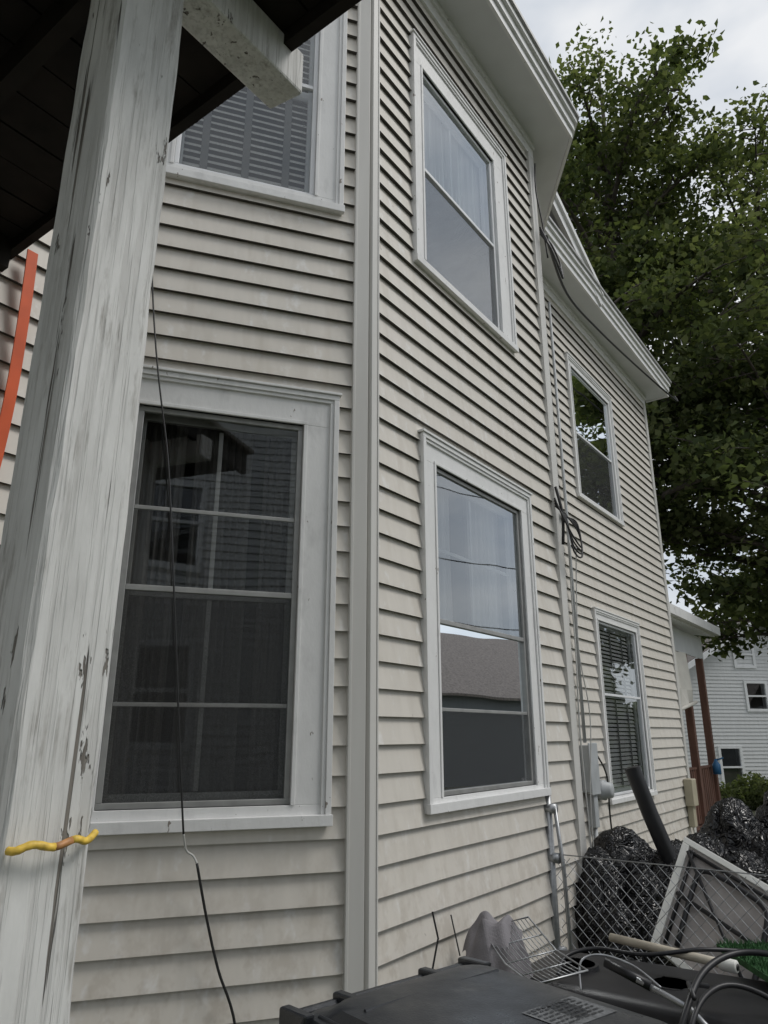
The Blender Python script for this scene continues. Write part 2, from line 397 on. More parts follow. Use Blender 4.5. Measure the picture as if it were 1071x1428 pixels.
# ------------------------------------------------------------------ windows
def window(T,W,c=(.13,.13,.14,.06),bars=(),mid=None,screen='low',curt='dark',muntin=True,glass=None,frame_mat=None,scr=None,mbars=()):
    s0,s1,z0,z1=W; cl,cr,ct,cb=c; glass=glass or M_glass; fm=frame_mat or M_alu; scr=scr or M_screen
    a0,a1,b0,b1=s0+cl,s1-cr,z0+cb,z1-ct
    mb=MB()
    def ring(o,i,n0,n1,mat,sides='lrtb'):
        (p0,p1,q0,q1),(u0,u1,w0,w1)=o,i
        if 'l' in sides: mb.box(T,p0,u0,n0,n1,w0,w1,mat)
        if 'r' in sides: mb.box(T,u1,p1,n0,n1,w0,w1,mat)
        if 't' in sides: mb.box(T,p0,p1,n0,n1,w1,q1,mat)
        if 'b' in sides: mb.box(T,p0,p1,n0,n1,q0,w0,mat)
    zs=z0+.040
    ring((s0,s1,z0,z1),(a0,a1,b0,b1),-.01,.027,M_trim)
    ring((s0-.003,s1+.003,zs,z1+.003),(s0+.020,s1-.020,zs,z1-.020),.027,.044,M_trim,'lrt')
    ring((s0+.020,s1-.020,zs,z1-.020),(s0+.036,s1-.036,zs,z1-.036),.027,.037,M_trim,'lrt')
    ring((a0-.016,a1+.016,b0,b1+.016),(a0,a1,b0,b1),.027,.033,M_trim,'lrt')
    mb.box(T,s0-.012,s1+.012,-.01,.052,z1+.004,z1+.016,M_trim)
    mb.box(T,s0-.008,s1+.008,.027,.050,z0,zs,M_trim)
    mb.box(T,a0-.004,a0,-.09,.026,b0,b1,M_trim); mb.box(T,a1,a1+.004,-.09,.026,b0,b1,M_trim)
    mb.box(T,a0,a1,-.09,.026,b1,b1+.004,M_trim); mb.box(T,a0,a1,-.09,.026,b0-.004,b0,M_trim)
    w=.022
    ring((a0,a1,b0,b1),(a0+w,a1-w,b0+w,b1-w),-.012,.012,fm)
    m=mid if mid else (b0+b1)/2
    mb.box(T,a0+w,a1-w,-.010,.010,m-.011,m+.011,fm)
    for zb in bars: mb.box(T,a0+w,a1-w,-.008,.006,zb-.008,zb+.008,fm)
    sm=M_alu if curt=='dark' else M_vinylw
    sw=.035; nb=-.05
    ring((a0,a1,b0,b1),(a0+sw,a1-sw,b0+sw*1.3,b1-sw),nb-.02,nb,sm)
    mb.box(T,a0+sw,a1-sw,nb-.02,nb,m-.022,m+.022,sm)
    if muntin:
        cx=(a0+a1)/2; mb.box(T,cx-.009,cx+.009,nb-.012,nb-.004,b0+.05,b1-.05,sm)
        for zb in mbars: mb.box(T,a0+sw,a1-sw,nb-.0125,nb-.0045,zb-.009,zb+.009,sm)
    mb.obj('window_frame',house,bevel=.003)
    mb=MB()
    mb.face([T(a0+w,.002,m),T(a1-w,.002,m),T(a1-w,.002,b1-w),T(a0+w,.002,b1-w)],glass)
    mb.face([T(a0+w,-.004,b0+w),T(a1-w,-.004,b0+w),T(a1-w,-.004,m),T(a0+w,-.004,m)],glass)
    if screen in('low','all'): mb.face([T(a0+w,.006,b0+w),T(a1-w,.006,b0+w),T(a1-w,.006,m-.012),T(a0+w,.006,m-.012)],scr)
    if screen=='quarter':
        zb=bars[0] if bars else (b0+m)/2
        mb.face([T(a0+w,.0065,b0+w),T(a1-w,.0065,b0+w),T(a1-w,.0065,zb-.009),T(a0+w,.0065,zb-.009)],scr)
    mb.obj('window_glass',house)
    mb=MB()
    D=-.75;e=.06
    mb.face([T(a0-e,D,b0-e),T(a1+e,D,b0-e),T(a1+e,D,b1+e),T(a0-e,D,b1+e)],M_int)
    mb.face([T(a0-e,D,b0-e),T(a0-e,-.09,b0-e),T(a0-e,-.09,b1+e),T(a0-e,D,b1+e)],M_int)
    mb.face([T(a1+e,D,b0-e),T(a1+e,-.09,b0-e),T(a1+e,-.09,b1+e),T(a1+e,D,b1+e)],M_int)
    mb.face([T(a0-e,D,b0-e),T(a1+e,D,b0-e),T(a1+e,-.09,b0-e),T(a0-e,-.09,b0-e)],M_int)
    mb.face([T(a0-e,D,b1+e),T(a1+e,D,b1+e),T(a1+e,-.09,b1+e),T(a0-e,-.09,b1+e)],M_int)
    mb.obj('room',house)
    mb=MB()
    if curt in('dark','white','sheer'):
        mt=M_curt if curt=='dark' else M_curtw
        nn=90; dep={'dark':-.16,'white':-.14,'sheer':-.10}[curt]
        def cs(u,z): 
            return dep+.016*math.sin(u*19+1.3*math.sin(u*5)+.3*z)+.007*math.sin(u*47+z)
        # (u0,u1, bottom z or None)
        parts={'dark':[(0,.30,None),(.36,.72,None),(.80,1,None)],'white':[(0,.40,None),(.60,1,None)],'sheer':[(0,1,m-.10),(0,.34,None),(.70,1,None)]}[curt]
        for kk,(q0,q1,zlo) in enumerate(parts):
            prev=None
            for i in range(nn+1):
                u=q0+(q1-q0)*i/nn
                x=a0+(a1-a0)*u
                zb=b0-.03 if zlo is None else zlo
                cur=[T(x,cs(u*6+z*.05,z)-(.035 if (curt=='sheer' and zlo is None) else 0),z) for z in (zb,(zb+b1)/2,b1+.03)]
                if prev:
                    mb.face([prev[0],cur[0],cur[1],prev[1]],mt); mb.face([prev[1],cur[1],cur[2],prev[2]],mt)
                prev=cur
        mb.obj('curtain',house,smooth=True)
    elif curt=='blind':
        z=b0+.02; n0=-.073
        while z<b1:
            mb.face([T(a0+.03,n0,z),T(a1-.03,n0,z),T(a1-.03,n0-.016,z+.029),T(a0+.03,n0-.016,z+.029)],M_slat); z+=.040
        for u in (.2,.5,.8):
            x=a0+(a1-a0)*u; mb.box(T,x-.018,x+.018,n0+.001,n0+.002,b0,b1,M_tape)
        mb.obj('blind',house)
window(TL,WIN['L'][0],(.155,.15,.15,.075),bars=(2.45,1.70),mid=2.13,screen='low',curt='dark',glass=M_glassd)
window(TL,WIN['L'][1],(.15,.14,.13,.075),mid=4.78,screen='none',curt='blind',glass=M_glassm,muntin=False,frame_mat=M_vinylw)
window(TM,WIN['M'][0],(.13,.13,.13,.06),bars=(1.705,),mid=2.115,screen='quarter',curt='white',mbars=(2.50,))
window(TM,WIN['M'][1],(.11,.18,.17,.07),mid=4.75,screen='low',curt='sheer',muntin=True,glass=M_glassh,scr=M_screen2,frame_mat=M_vinylw)
window(TR,WIN['R'][0],(.10,.10,.10,.06),mid=1.96,screen='none',curt='blind',muntin=False,frame_mat=M_vinylw,glass=M_glassm)
window(TR,WIN['R'][1],(.10,.10,.10,.06),mid=4.66,screen='low',curt='blind',muntin=False,frame_mat=M_vinylw)

# ------------------------------------------------------------------ porch over the camera's left
porch=empty('covered_porch')
mb=MB()
ps0,ps1,pn0,pn1=-1.80,-1.66,1.314,1.454
rings=[]
for i in range(85):
    z=3.36*i/84; pts=[]
    for (a,b) in ((ps0,pn0),(ps0,pn1),(ps1,pn1),(ps1,pn0)):
        ca,cb=(ps0+ps1)/2,(pn0+pn1)/2
        for e in ((0,1),(1,0)) if (a-ca)*(b-cb)<0 else ((1,0),(0,1)):
            ch=.008+.005*noise.noise(Vector((a*50,b*50,z*9)))
            aa=a-math.copysign(ch*e[0],a-ca); bb=b-math.copysign(ch*e[1],b-cb)
            w=.0022*noise.noise(Vector((aa*9,bb*9,z*1.7)))
            pts.append(TR(aa+w,bb+w,z))
    rings.append(pts)
mb.loft(rings,M_post)
mb.obj('post',porch)
mb=MB()
mb.hexa([TR(ps1-.01,1.344,3.20),TR(-1.30,1.344,3.20),TR(-1.285,1.449,3.20),TR(ps1-.01,1.449,3.20),
         TR(ps1-.01,1.344,3.338),TR(-1.30,1.344,3.338),TR(-1.285,1.449,3.338),TR(ps1-.01,1.449,3.338)],M_post)
mb.box(TR,-4.6,ps0+.01,1.344,1.449,3.20,3.338,M_post)
mb.obj('header_beam',porch,bevel=.007)
mb=MB()
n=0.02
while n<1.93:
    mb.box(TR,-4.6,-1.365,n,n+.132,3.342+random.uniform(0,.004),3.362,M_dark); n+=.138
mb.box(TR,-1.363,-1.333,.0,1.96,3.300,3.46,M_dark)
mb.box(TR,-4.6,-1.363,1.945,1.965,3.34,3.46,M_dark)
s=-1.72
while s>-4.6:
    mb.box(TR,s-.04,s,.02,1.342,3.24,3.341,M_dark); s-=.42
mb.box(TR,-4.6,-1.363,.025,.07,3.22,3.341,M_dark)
mb.box(TR,-4.65,-1.30,.02,2.0,3.463,3.49,M_roof)
mb.obj('roof_boards',porch)
mb=MB()
mb.box(TR,-4.6,-1.6,.03,1.5,-.05,.10,M_conc)
mb.obj('floor_slab',porch)
mb=MB()
mb.box(TR,-4.6,-4.48,pn0,pn1,.1,3.2,M_post); mb.obj('post_far',porch)
mb=MB()
hp=[TR(-1.79,1.462,1.450),TR(-1.785,1.472,1.450),TR(-1.765,1.478,1.456),TR(-1.735,1.480,1.450),TR(-1.705,1.480,1.457),TR(-1.685,1.476,1.452),TR(-1.665,1.466,1.461)]
P=smoothpath(hp,5)
mb.tube(P[:16],[.0058-.0003*(i%3) for i in range(16)],M_yel,8); mb.tube(P[15:20],.0054,M_red,8); mb.tube(P[19:],.0052,M_yel,8)
mb.obj('rope_hook',None,True)
mb=MB()
pts=smoothpath([TR(-1.285,.06,3.34),TR(-1.280,.065,3.1),TR(-1.275,.06,2.8),TR(-1.28,.05,2.55),TR(-1.30,.05,2.3)],6)
ax=Vector(TR(1,0,0))-Vector(TR(0,0,0)); on=Vector(TR(0,1,0))-Vector(TR(0,0,0))
rs=[]
for i,p in enumerate(pts):
    w=.020
    rs.append([p-ax*w,p+ax*w,p+ax*w+on*.006,p-ax*w+on*.006])
mb.loft(rs,M_orange)
mb.obj('orange_strap')
mb=MB()
cp=[TL(-1.0,.10,3.75),TL(-.99,.06,3.61),TL(-.96,.05,3.34),TL(-.91,.09,3.0),TL(-.84,.10,2.63),TL(-.79,.1,2.25),TL(-.75,.11,1.92),TL(-.70,.11,1.5),TL(-.67,.10,1.27)]
mb.tube(smoothpath(cp,6),.0036,M_cable,6)
mb.tube(smoothpath([TL(-.67,.10,1.27),TL(-.655,.07,1.215),TL(-.63,.06,1.195),TL(-.615,.06,1.17)],6),.0038,M_wcable,6)
mb.tube(smoothpath([TL(-.615,.06,1.17),TL(-.57,.05,1.0),TL(-.52,.05,.84),TL(-.45,.05,.66),TL(-.40,.06,.3),TL(-.38,.15,.02)],6),.0048,M_cable,6)
mb.obj('hanging_cable',None,True)
mb=MB()
def wire(ps,r=.006,k=6,mat=None): mb.tube(smoothpath(ps,k),r,mat or M_cable,6)
for q in range(4):
    d=q*.018
    wire([TM(2.03,.04,3.12-d),TM(2.03+d,.09,2.98),TM(2.10,.12,2.86-d*2),TM(2.22,.13,2.80-d),TM(2.26,.1,2.92+d),TM(2.20,.06,3.02),TM(2.12,.05,3.05-d)],.006)
wire([TM(2.04,.05,3.2),TM(2.05,.08,3.0),TM(2.07,.06,2.8)],.011)
wire([TM(2.2,.1,2.82),TM(2.24,.06,2.5),TM(2.20,.06,2.1),TM(2.30,.06,1.7),TM(2.22,.05,1.2),TM(2.2,.05,.7)],.004,mat=M_wcable)
wire([TM(2.16,.07,2.85),TM(2.2,.04,2.5),TM(2.17,.05,2.1),TM(2.16,.04,1.6),TM(2.19,.04,1.0),TM(2.17,.05,.5)],.005,mat=M_wcable)
for q in range(4):
    d=q*.02
    wire([TM(2.1,.06,5.35-d),TM(2.14,.12,5.15),TM(2.22+d,.14,5.02-d),TM(2.30,.12,5.12),TM(2.26,.08,5.28),TM(2.16,.06,5.3)],.008)
wire([TM(2.12,.05,5.98),TM(2.10,.05,5.7),TM(2.13,.07,5.4),TM(2.16,.08,5.1)],.007)
wire([TM(2.16,.08,5.3),TR(3.2,.5,5.46),TR(4.2,.44,5.60),TR(5.6,.42,5.80),TR(7.2,.46,5.98),TR(7.46,.40,6.16)],.012)
mb.obj('telephone_cables',None,True)

meter=empty('electric_meter')
mb=MB()
mb.box(TR,3.86,4.04,.02,.10,1.12,1.50,M_gbox); mb.box(TR,3.85,4.05,.10,.112,1.10,1.52,M_gbox)
mb.box(TR,3.93,4.02,.02,.09,.84,1.10,M_gbox)
mb.obj('box',meter,bevel=.006)
mb=MB(); c=Vector(TR(4.24,.03,1.12)); ou=Vector(TR(0,1,0))-Vector(TR(0,0,0))
mb.tube([c,c+ou*.05,c+ou*.051,c+ou*.11,c+ou*.12],[.085,.085,.07,.062,.03],M_gbox,20)
mb.obj('dial',meter,True)
mb=MB(); mb.tube([TR(3.9,.06,1.52),TR(3.9,.06,3.4),TR(3.88,.06,5.9)],.015,M_gbox,8); mb.tube([TR(3.98,.06,.84),TR(3.98,.06,.1)],.02,M_gbox,8)
mb.tube(smoothpath([TR(4.05,.06,1.48),TR(4.3,.08,1.25),TR(4.33,.07,.9),TR(4.4,.06,.4)],6),.008,M_cable,6)
mb.obj('conduit',meter,True)
mb=MB(); mb.box(TR,7.0,7.2,.02,.12,.78,1.08,M_tan); mb.box(TR,7.04,7.16,.02,.09,.55,.78,M_tan); mb.obj('utility_box',None,bevel=.01)

# ------------------------------------------------------------------ rear porch
rp=empty('rear_porch')
mb=MB()
Tq=frame(*TR(0,-.3,0)[:2],Md)
mb.hexa([Tq(7.4,.22,3.10),Tq(10.3,.22,3.10),Tq(10.3,-2.0,3.5),Tq(7.4,-2.0,3.5),Tq(7.4,.22,3.22),Tq(10.3,.22,3.22),Tq(10.3,-2.0,3.65),Tq(7.4,-2.0,3.65)],M_trim)
mb.box(Tq,7.38,10.35,.22,.30,3.12,3.25,M_trim)
mb.box(Tq,7.4,10.3,-.02,.0,2.75,3.10,M_sof)
mb.obj('roof',rp)
mb=MB()
for s in (9.2,10.2): mb.box(Tq,s-.05,s+.05,-.1,0,.2,2.76,M_redwood)
for z in (1.13,.35): mb.box(Tq,7.5,10.3,-.09,-.03,z-.03,z,M_redwood)
s=7.55
while s<10.3:
    mb.box(Tq,s,s+.07,-.06,-.045,.38,1.1,M_redwood); s+=.11
mb.box(Tq,7.4,10.3,-2,0,.12,.30,M_redwood)
mb.box(Tq,7.4,10.3,-1.95,-1.9,.3,3.3,M_sidw)
mb.obj('railing_and_posts',rp)
mb=MB()
prev=None
for i in range(13):
    u=i/12; s=7.6+1.35*u
    cur=[Tq(s,.03+.03*math.sin(u*14),2.74),Tq(s,.06+.05*math.sin(u*14+1),2.2),Tq(s,.10+.04*math.sin(u*12),1.85+.18*u)]
    if prev:
        mb.face([prev[0],cur[0],cur[1],prev[1]],M_awn); mb.face([prev[1],cur[1],cur[2],prev[2]],M_awn)
    prev=cur
mb.tube([Tq(7.6,.12,1.84),Tq(8.95,.12,2.03)],.025,M_awn,10)
mb.obj('awning_cloth',rp,True)
mb=MB(); b=Vector(Tq(10.0,.05,1.0)); 
mb.tube([b,b+Vector((0,0,.14)),b+Vector((0,0,.18)),b+Vector((0,0,.22))],[.06,.06,.03,.02],M_blue,12)
mb.tube([b+Vector((0,0,.2)),b+Vector((.10,-.05,.24))],.012,M_blue,8)
mb.obj('watering_can',None,True)

# ------------------------------------------------------------------ ground
mb=MB()
def gz(x,y):
    t=min(1,max(0,(y-17)/9)); return -1.6*t*t*(3-2*t)
xs=[-400,-150,-60,-20,0,5,10,15,20,30,60,150,400]; ys=[-400,-100,-30,-10,0,5,10,15,17,18,19,20,21,22,23,24,25,26,30,60,150,400]
for i in range(len(xs)-1):
    for j in range(len(ys)-1):
        mb.face([(xs[a],ys[b],gz(xs[a],ys[b])) for a,b in ((i,j),(i+1,j),(i+1,j+1),(i,j+1))],M_ground)
mb.obj('ground')

# ------------------------------------------------------------------ other houses
def simple_house(name,cx,cy,ang,w,d,base,eave,peak,wins,mat,rmat=None):
    e=empty(name); t=dirv(ang); T0=frame(cx,cy,t); rmat=rmat or M_roof
    mb=MB(); H=[(a-b/2,a+b/2,c-dd/2,c+dd/2) for a,c,b,dd in wins]
    siding(mb,T0,-w/2,w/2,base,eave,H,mat,.13,.02,False)
    z=eave
    while z<peak-.05:
        u=1-(z-eave)/(peak-eave); u2=1-(min(z+.13,peak)-eave)/(peak-eave)
        mb.face([T0(-w/2*u,.018,z),T0(w/2*u,.018,z),T0(w/2*u2,.003,z+.13),T0(-w/2*u2,.003,z+.13)],mat); z+=.13
    mb.box(T0,-w/2,w/2,-d,-d+.02,base,eave,mat)
    mb.box(T0,-w/2,-w/2+.02,-d,-.01,base,eave,mat); mb.box(T0,w/2-.02,w/2,-d,-.01,base,eave,mat)
    for sgn in (-1,1):
        mb.box(T0,sgn*(w/2)-.06,sgn*(w/2)+.06,-.05,.03,base,eave,M_vinylw)
    mb.obj('walls',e)
    mb=MB()
    for sgn in (-1,1):
        E=sgn*(w/2+.35); k=(peak-eave)/(w/2); ze=eave-.35*k
        mb.hexa([T0(E,.35,ze),T0(0,.35,peak),T0(0,-d,peak),T0(E,-d,ze),T0(E,.35,ze+.08),T0(0,.35,peak+.08),T0(0,-d,peak+.08),T0(E,-d,ze+.08)],rmat)
        mb.hexa([T0(E,.352,ze-.16),T0(0,.352,peak-.16),T0(0,.40,peak-.16),T0(E,.40,ze-.16),T0(E,.352,ze+.06),T0(0,.352,peak+.06),T0(0,.40,peak+.06),T0(E,.40,ze+.06)],M_vinylw)
    mb.obj('roof',e)
    mb=MB()
    for a,c,b,dd in wins:
        for p in ((a-b/2-.1,a-b/2,c-dd/2-.1,c+dd/2+.1),(a+b/2,a+b/2+.1,c-dd/2-.1,c+dd/2+.1),(a-b/2,a+b/2,c+dd/2,c+dd/2+.1),(a-b/2,a+b/2,c-dd/2-.1,c-dd/2),(a-b/2,a+b/2,c-.03,c+.03)):
            mb.box(T0,p[0],p[1],-.02,.05,p[2],p[3],M_vinylw)
        mb.face([T0(a-b/2,-.01,c-dd/2),T0(a+b/2,-.01,c-dd/2),T0(a+b/2,-.01,c+dd/2),T0(a-b/2,-.01,c+dd/2)],M_glass)
        mb.face([T0(a-b/2,-.2,c-dd/2),T0(a+b/2,-.2,c-dd/2),T0(a+b/2,-.2,c+dd/2),T0(a-b/2,-.2,c+dd/2)],M_int)
    mb.obj('windows',e)
    return e
simple_house('white_house',14.0,27,80,7.2,9,-1.6,3.7,5.7,[(-1.7,.45,.75,1.25),(-.3,2.9,.75,.9),(.9,.45,.75,1.25),(-.6,4.4,.7,.8),(1.4,2.9,.75,1.1)],M_sidw)
simple_house('neighbour_house',3.6,-5.6,-108,9.0,9,0,6.2,8.6,[(-2,2.2,1,1.5),(1.6,2.2,1,1.5),(-2,5,1,1.4),(1.6,5,1,1.4)],M_sidw)
# house over the street, one roof slope and its gable turned to this one (seen in the window glass)
simple_house('street_house',21.5,8.2,112,7.5,10,0,2.9,5.3,[(-1.5,1.7,1,1.3),(1.5,1.7,1,1.3)],M_sidg,M_roofb)
mb=MB()
for k,(z,sag) in enumerate(((5.2,.3),(5.8,.35),(6.6,.4),(7.3,.4),(8.0,.3))):
    mb.tube([(9+2*t*(k%2+1),-8+26*t,z+(3 if k%2 else -2)*t-sag*4*t*(1-t)) for t in [i/14 for i in range(15)]],.012,M_cable,5)
mb.obj('overhead_wires')

# ------------------------------------------------------------------ trees
NLEAF=0
def leafmesh(pos,sz,mi,rg,parent,name='leaves'):
    n=len(pos)
    d1=rg.normal(0,1,(n,3)); d1[:,2]*=.7; d1/=np.linalg.norm(d1,axis=1)[:,None]
    d2=rg.normal(0,1,(n,3)); d2[:,2]*=.6; d2-= (d2*d1).sum(1)[:,None]*d1; d2/=np.linalg.norm(d2,axis=1)[:,None]
    nrm=np.cross(d1,d2)
    v=np.empty((n,4,3))
    v[:,0]=pos-d1*sz[:,None]; v[:,1]=pos+d1*(.1*sz)[:,None]+d2*(.8*sz)[:,None]+nrm*(.2*sz)[:,None]
    v[:,2]=pos+d1*sz[:,None]*1.1-nrm*(.2*sz)[:,None]; v[:,3]=pos-d2*(.75*sz)[:,None]+nrm*(.2*sz)[:,None]
    me=bpy.data.meshes.new(name); me.vertices.add(n*4); me.vertices.foreach_set('co',v.reshape(-1))
    me.loops.add(n*4); me.loops.foreach_set('vertex_index',np.arange(n*4,dtype=np.int32))
    me.polygons.add(n); me.polygons.foreach_set('loop_start',np.arange(n,dtype=np.int32)*4); me.polygons.foreach_set('loop_total',np.full(n,4,dtype=np.int32))
    for m in LEAF: me.materials.append(m)
    me.polygons.foreach_set('material_index',mi.astype(np.int32)); me.update(); me.validate()
    o=bpy.data.objects.new(name,me); scene.collection.objects.link(o)
    if parent: o.parent=parent
    return o
def tree(name,bx,by,bz,H,zlow,rad,nl,seed,leaf=.155,lean=(0,0),per=50,ex=.5,topw=.72):
    global NLEAF
    rg=np.random.RandomState(seed); rn=random.Random(seed)
    e=empty(name); mb=MB()
    trunk=[Vector((bx+lean[0]*t+.25*math.sin(t*5+seed),by+lean[1]*t,bz+H*.90*t)) for t in [i/10 for i in range(11)]]
    r0=H*.016
    mb.tube(trunk,[r0*(1-.95*i/10) for i in range(11)],M_bark,9)
    centers=[trunk[-1]+Vector((rn.uniform(-.5,.5),rn.uniform(-.5,.5),rn.uniform(-.8,.5))) for _ in range(9)]
    for i in range(nl):
        t=(i+.5)/nl
        zf=zlow/H+(.90-zlow/H)*t
        k=min(9.999,zf*10*.93); st=trunk[int(k)].lerp(trunk[int(k)+1],k-int(k))
        prof=math.sin(math.pi*min(1,max(.0,(.14+topw*t))))**ex
        L=rad*prof*rn.uniform(.65,1.25)
        az=i*2.399+rn.uniform(-.4,.4)
        up=.15+.65*t
        tip=st+Vector((math.cos(az)*L,math.sin(az)*L,L*up*.8+.1))
        mid=st.lerp(tip,.5)+Vector((0,0,L*.10))
        path=smoothpath([st,mid,tip],5)
        rr=r0*.38*(1-.5*t)
        mb.tube(path,[rr*(1-.85*q/(len(path)-1)) for q in range(len(path))],M_bark,6)
        for q in range(3,len(path)):
            for w in range(2):
                p=path[q]; a2=rn.uniform(0,6.28); l2=rn.uniform(.35,1.0)*(.35+L*.24)
                tp=p+Vector((math.cos(a2)*l2,math.sin(a2)*l2,rn.uniform(-.3,.7)*l2))
                mb.tube([p,p.lerp(tp,.5)+Vector((0,0,.06)),tp],[rr*.3,rr*.2,.008],M_bark,4,cap=False)
                centers.append(tp)
                if rn.random()<.5: centers.append(p.lerp(tp,.55))
    mb.obj('trunk_and_limbs',e,True)
    C=np.array([list(c) for c in centers]); nC=len(C)
    cnt=per
    g=rg.normal(0,1,(nC*cnt,3)); ln=np.linalg.norm(g,axis=1)[:,None]; g*=np.minimum(1,1.8/ln)
    pos=np.repeat(C,cnt,axis=0)+g*np.array([.31,.31,.19])*np.repeat(rg.uniform(.5,1.3,(nC,1)),cnt,axis=0)
    keep=rg.rand(len(pos))<np.repeat(rg.uniform(.4,1,nC),cnt)
    n=len(pos)
    sz=rg.uniform(.55,1.2,n)*leaf*.5
    mi=np.repeat(rg.choice(3,nC,p=[.34,.40,.26]),cnt); fl=rg.rand(n)<.25; mi[fl]=rg.choice(3,fl.sum())
    pos=pos[keep]; mi=mi[keep]; sz=sz[keep]; NLEAF+=len(pos)
    leafmesh(pos,sz,mi,rg,e)
tree('maple_tree',5.25,14.0,0,20.2,6.0,2.6,46,3,per=48,ex=.4)
tree('maple_tree.001',9.4,15.5,0,18.2,4.0,4.1,50,11,per=50)
tree('maple_tree.002',8.0,12.6,0,11.5,3.2,2.8,30,21,per=50)
print('leaves',NLEAF)
# distant tree line across the street (closes the horizon in the reflections and to the side)
rg=np.random.RandomState(77); n=14000
azs=rg.uniform(R(38),R(112),n); top_=3.2+1.6*np.sin(azs*23)+1.1*np.sin(azs*57+1)+.5*np.sin(azs*131)
dist=rg.uniform(44,50,n); pos=np.stack([np.sin(azs)*dist,np.cos(azs)*dist,-1.6+(top_+1.8)*rg.rand(n)**.8],1)
leafmesh(pos,rg.uniform(.25,.5,n),rg.choice(3,n,p=[.5,.4,.1]),rg,None,'background_trees')
def shrub(name,x,y,r,h,seed):
    rg=np.random.RandomState(seed); n=4000
    p=rg.normal(0,1,(n,3)); p/=np.linalg.norm(p,axis=1)[:,None]; p*=rg.uniform(.6,1.05,(n,1)); 
    p*=np.array([r,r,h]); p[:,2]=np.abs(p[:,2]); p*= (1+.18*np.sin(p[:,0:1]*6)+.1*np.sin(p[:,1:2]*9))
    p+=np.array([x,y,gz(x,y)])
    leafmesh(p,rg.uniform(.03,.055,n),rg.choice([1,1,2],n),rg,None,name)
shrub('shrub',8.2,17.2,.8,.6,1); shrub('shrub.001',9.4,17.6,.9,.7,2); shrub('shrub.002',7.3,16.8,.4,.4,5)

# ------------------------------------------------------------------ wheelie bin
def rrect(T,ca,a1,b0,b1,z,rad=.05,k=5):
    pts=[]
    for cx,cy,a0 in ((a1-rad,b1-rad,0),(ca+rad,b1-rad,90),(ca+rad,b0+rad,180),(a1-rad,b0+rad,270)):
        for j in range(k+1):
            an=R(a0+90*j/k)
            pts.append(T(cx+rad*math.cos(an),cy+rad*math.sin(an),z))
    return pts
def binobj():
    e=empty('wheelie_bin'); 
    u=Vector((.766,.643,0)); f=Vector((.643,-.766,0)); O=Vector((.025,1.90,0))
    def T(a,b,z): p=O+u*a+f*b; return (p.x,p.y,z)
    rr=lambda w,b0,b1,z,rad=.05: rrect(T,-w,w,b0,b1,z,rad)
    mb=MB()
    mb.loft([rr(.19,.10,.46,.02),rr(.235,.03,.56,.93),rr(.25,.01,.585,.94),rr(.25,.01,.585,1.0)],M_bin)
    mb.obj('body',e,True,split=35)
    mb=MB()
    mb.loft([rr(.268,-.0,.65,1.012,.04),rr(.272,-.004,.654,1.026,.045),rr(.262,.006,.642,1.040,.045),rr(.240,.03,.610,1.044,.05),rr(.225,.045,.595,1.060,.06),rr(.19,.085,.55,1.066,.08),rr(.12,.16,.47,1.070,.09)],M_bin)
    for sgn in (-1,1):
        mb.tube([T(sgn*.247,.05,1.042),T(sgn*.247,.60,1.042)],.005,M_bin,8)
    mb.tube([T(-.20,.14,1.064),T(.20,.14,1.064)],.005,M_bin,8)
    mb.loft([rr(.12,.645,.69,1.013,.015),rr(.12,.645,.685,1.033,.015)],M_bin)
    mb.obj('lid',e,True,split=30)
    mb=MB()
    mb.tube([T(-.275,-.035,1.02),T(.275,-.035,1.02)],.015,M_bin,10)
    for a in (-.27,-.13,.13,.27):
        mb.hexa([T(a-.014,-.05,.98),T(a+.014,-.05,.98),T(a+.014,.02,.98),T(a-.014,.02,.98),T(a-.014,-.05,1.045),T(a+.014,-.05,1.045),T(a+.014,.05,1.050),T(a-.014,.05,1.050)],M_bin)
    mb.obj('hinge_handle',e,bevel=.006)
    mb=MB(); zl=lambda a,d=0: 1.0715-max(0,a-.10)*.045+d
    mb.face([T(.02,.36,zl(.02)),T(.185,.36,zl(.185)),T(.185,.47,zl(.185)),T(.02,.47,zl(.02))],M_label)
    rg=random.Random(3)
    for i in range(7):
        b=.366+i*.014; a=.028
        while a<.165:
            w=rg.uniform(.004,.018); hh=.005 if i else .009
            mb.face([T(a,b,zl(a,.0008)),T(a+w,b,zl(a+w,.0008)),T(a+w,b+hh,zl(a+w,.0008)),T(a,b+hh,zl(a,.0008))],M_bin); a+=w+.005
    mb.obj('label',e)
    mb=MB()
    for a in (-.24,.24):
        c=Vector(T(a,.04,.12)); mb.tube([c-u*.03,c-u*.028,c+u*.028,c+u*.03],[.09,.11,.11,.09],M_black,20)
    mb.obj('wheels',e,True)
binobj()

# ------------------------------------------------------------------ fence
fence=empty('chain_link_fence')
F0=Vector((.93,4.26,0)); fd=Vector(TR(0,1,0))-Vector(TR(0,0,0))
def FP(t,z): p=F0+fd*t; return (p.x,p.y,z)
mb=MB()
h=.97; LEN=2.2; pit=.062
t=-1.2
while t<LEN+1.2:
    for sl in (.95,-.95):
        p=[]
        for i in range(0,41):
            z=.05+(h-.07)*i/40; tt=t+sl*(z-.05)
            if 0<=tt<=LEN: p.append(FP(tt,z+.02*math.sin(tt*3)))
        if len(p)>1: mb.tube([p[0],p[len(p)//2],p[-1]],.0016,M_galv,4,cap=False)
    t+=pit
mb.obj('mesh_wires',fence)
mb=MB()
mb.tube([FP(0,h),FP(LEN,h)],.003,M_galv,6)
mb.tube([FP(-.02,0),FP(-.02,1.30)],.022,M_galv,12); mb.tube([FP(-.02,1.30),FP(-.02,1.34)],[.027,.015],M_galv,12)
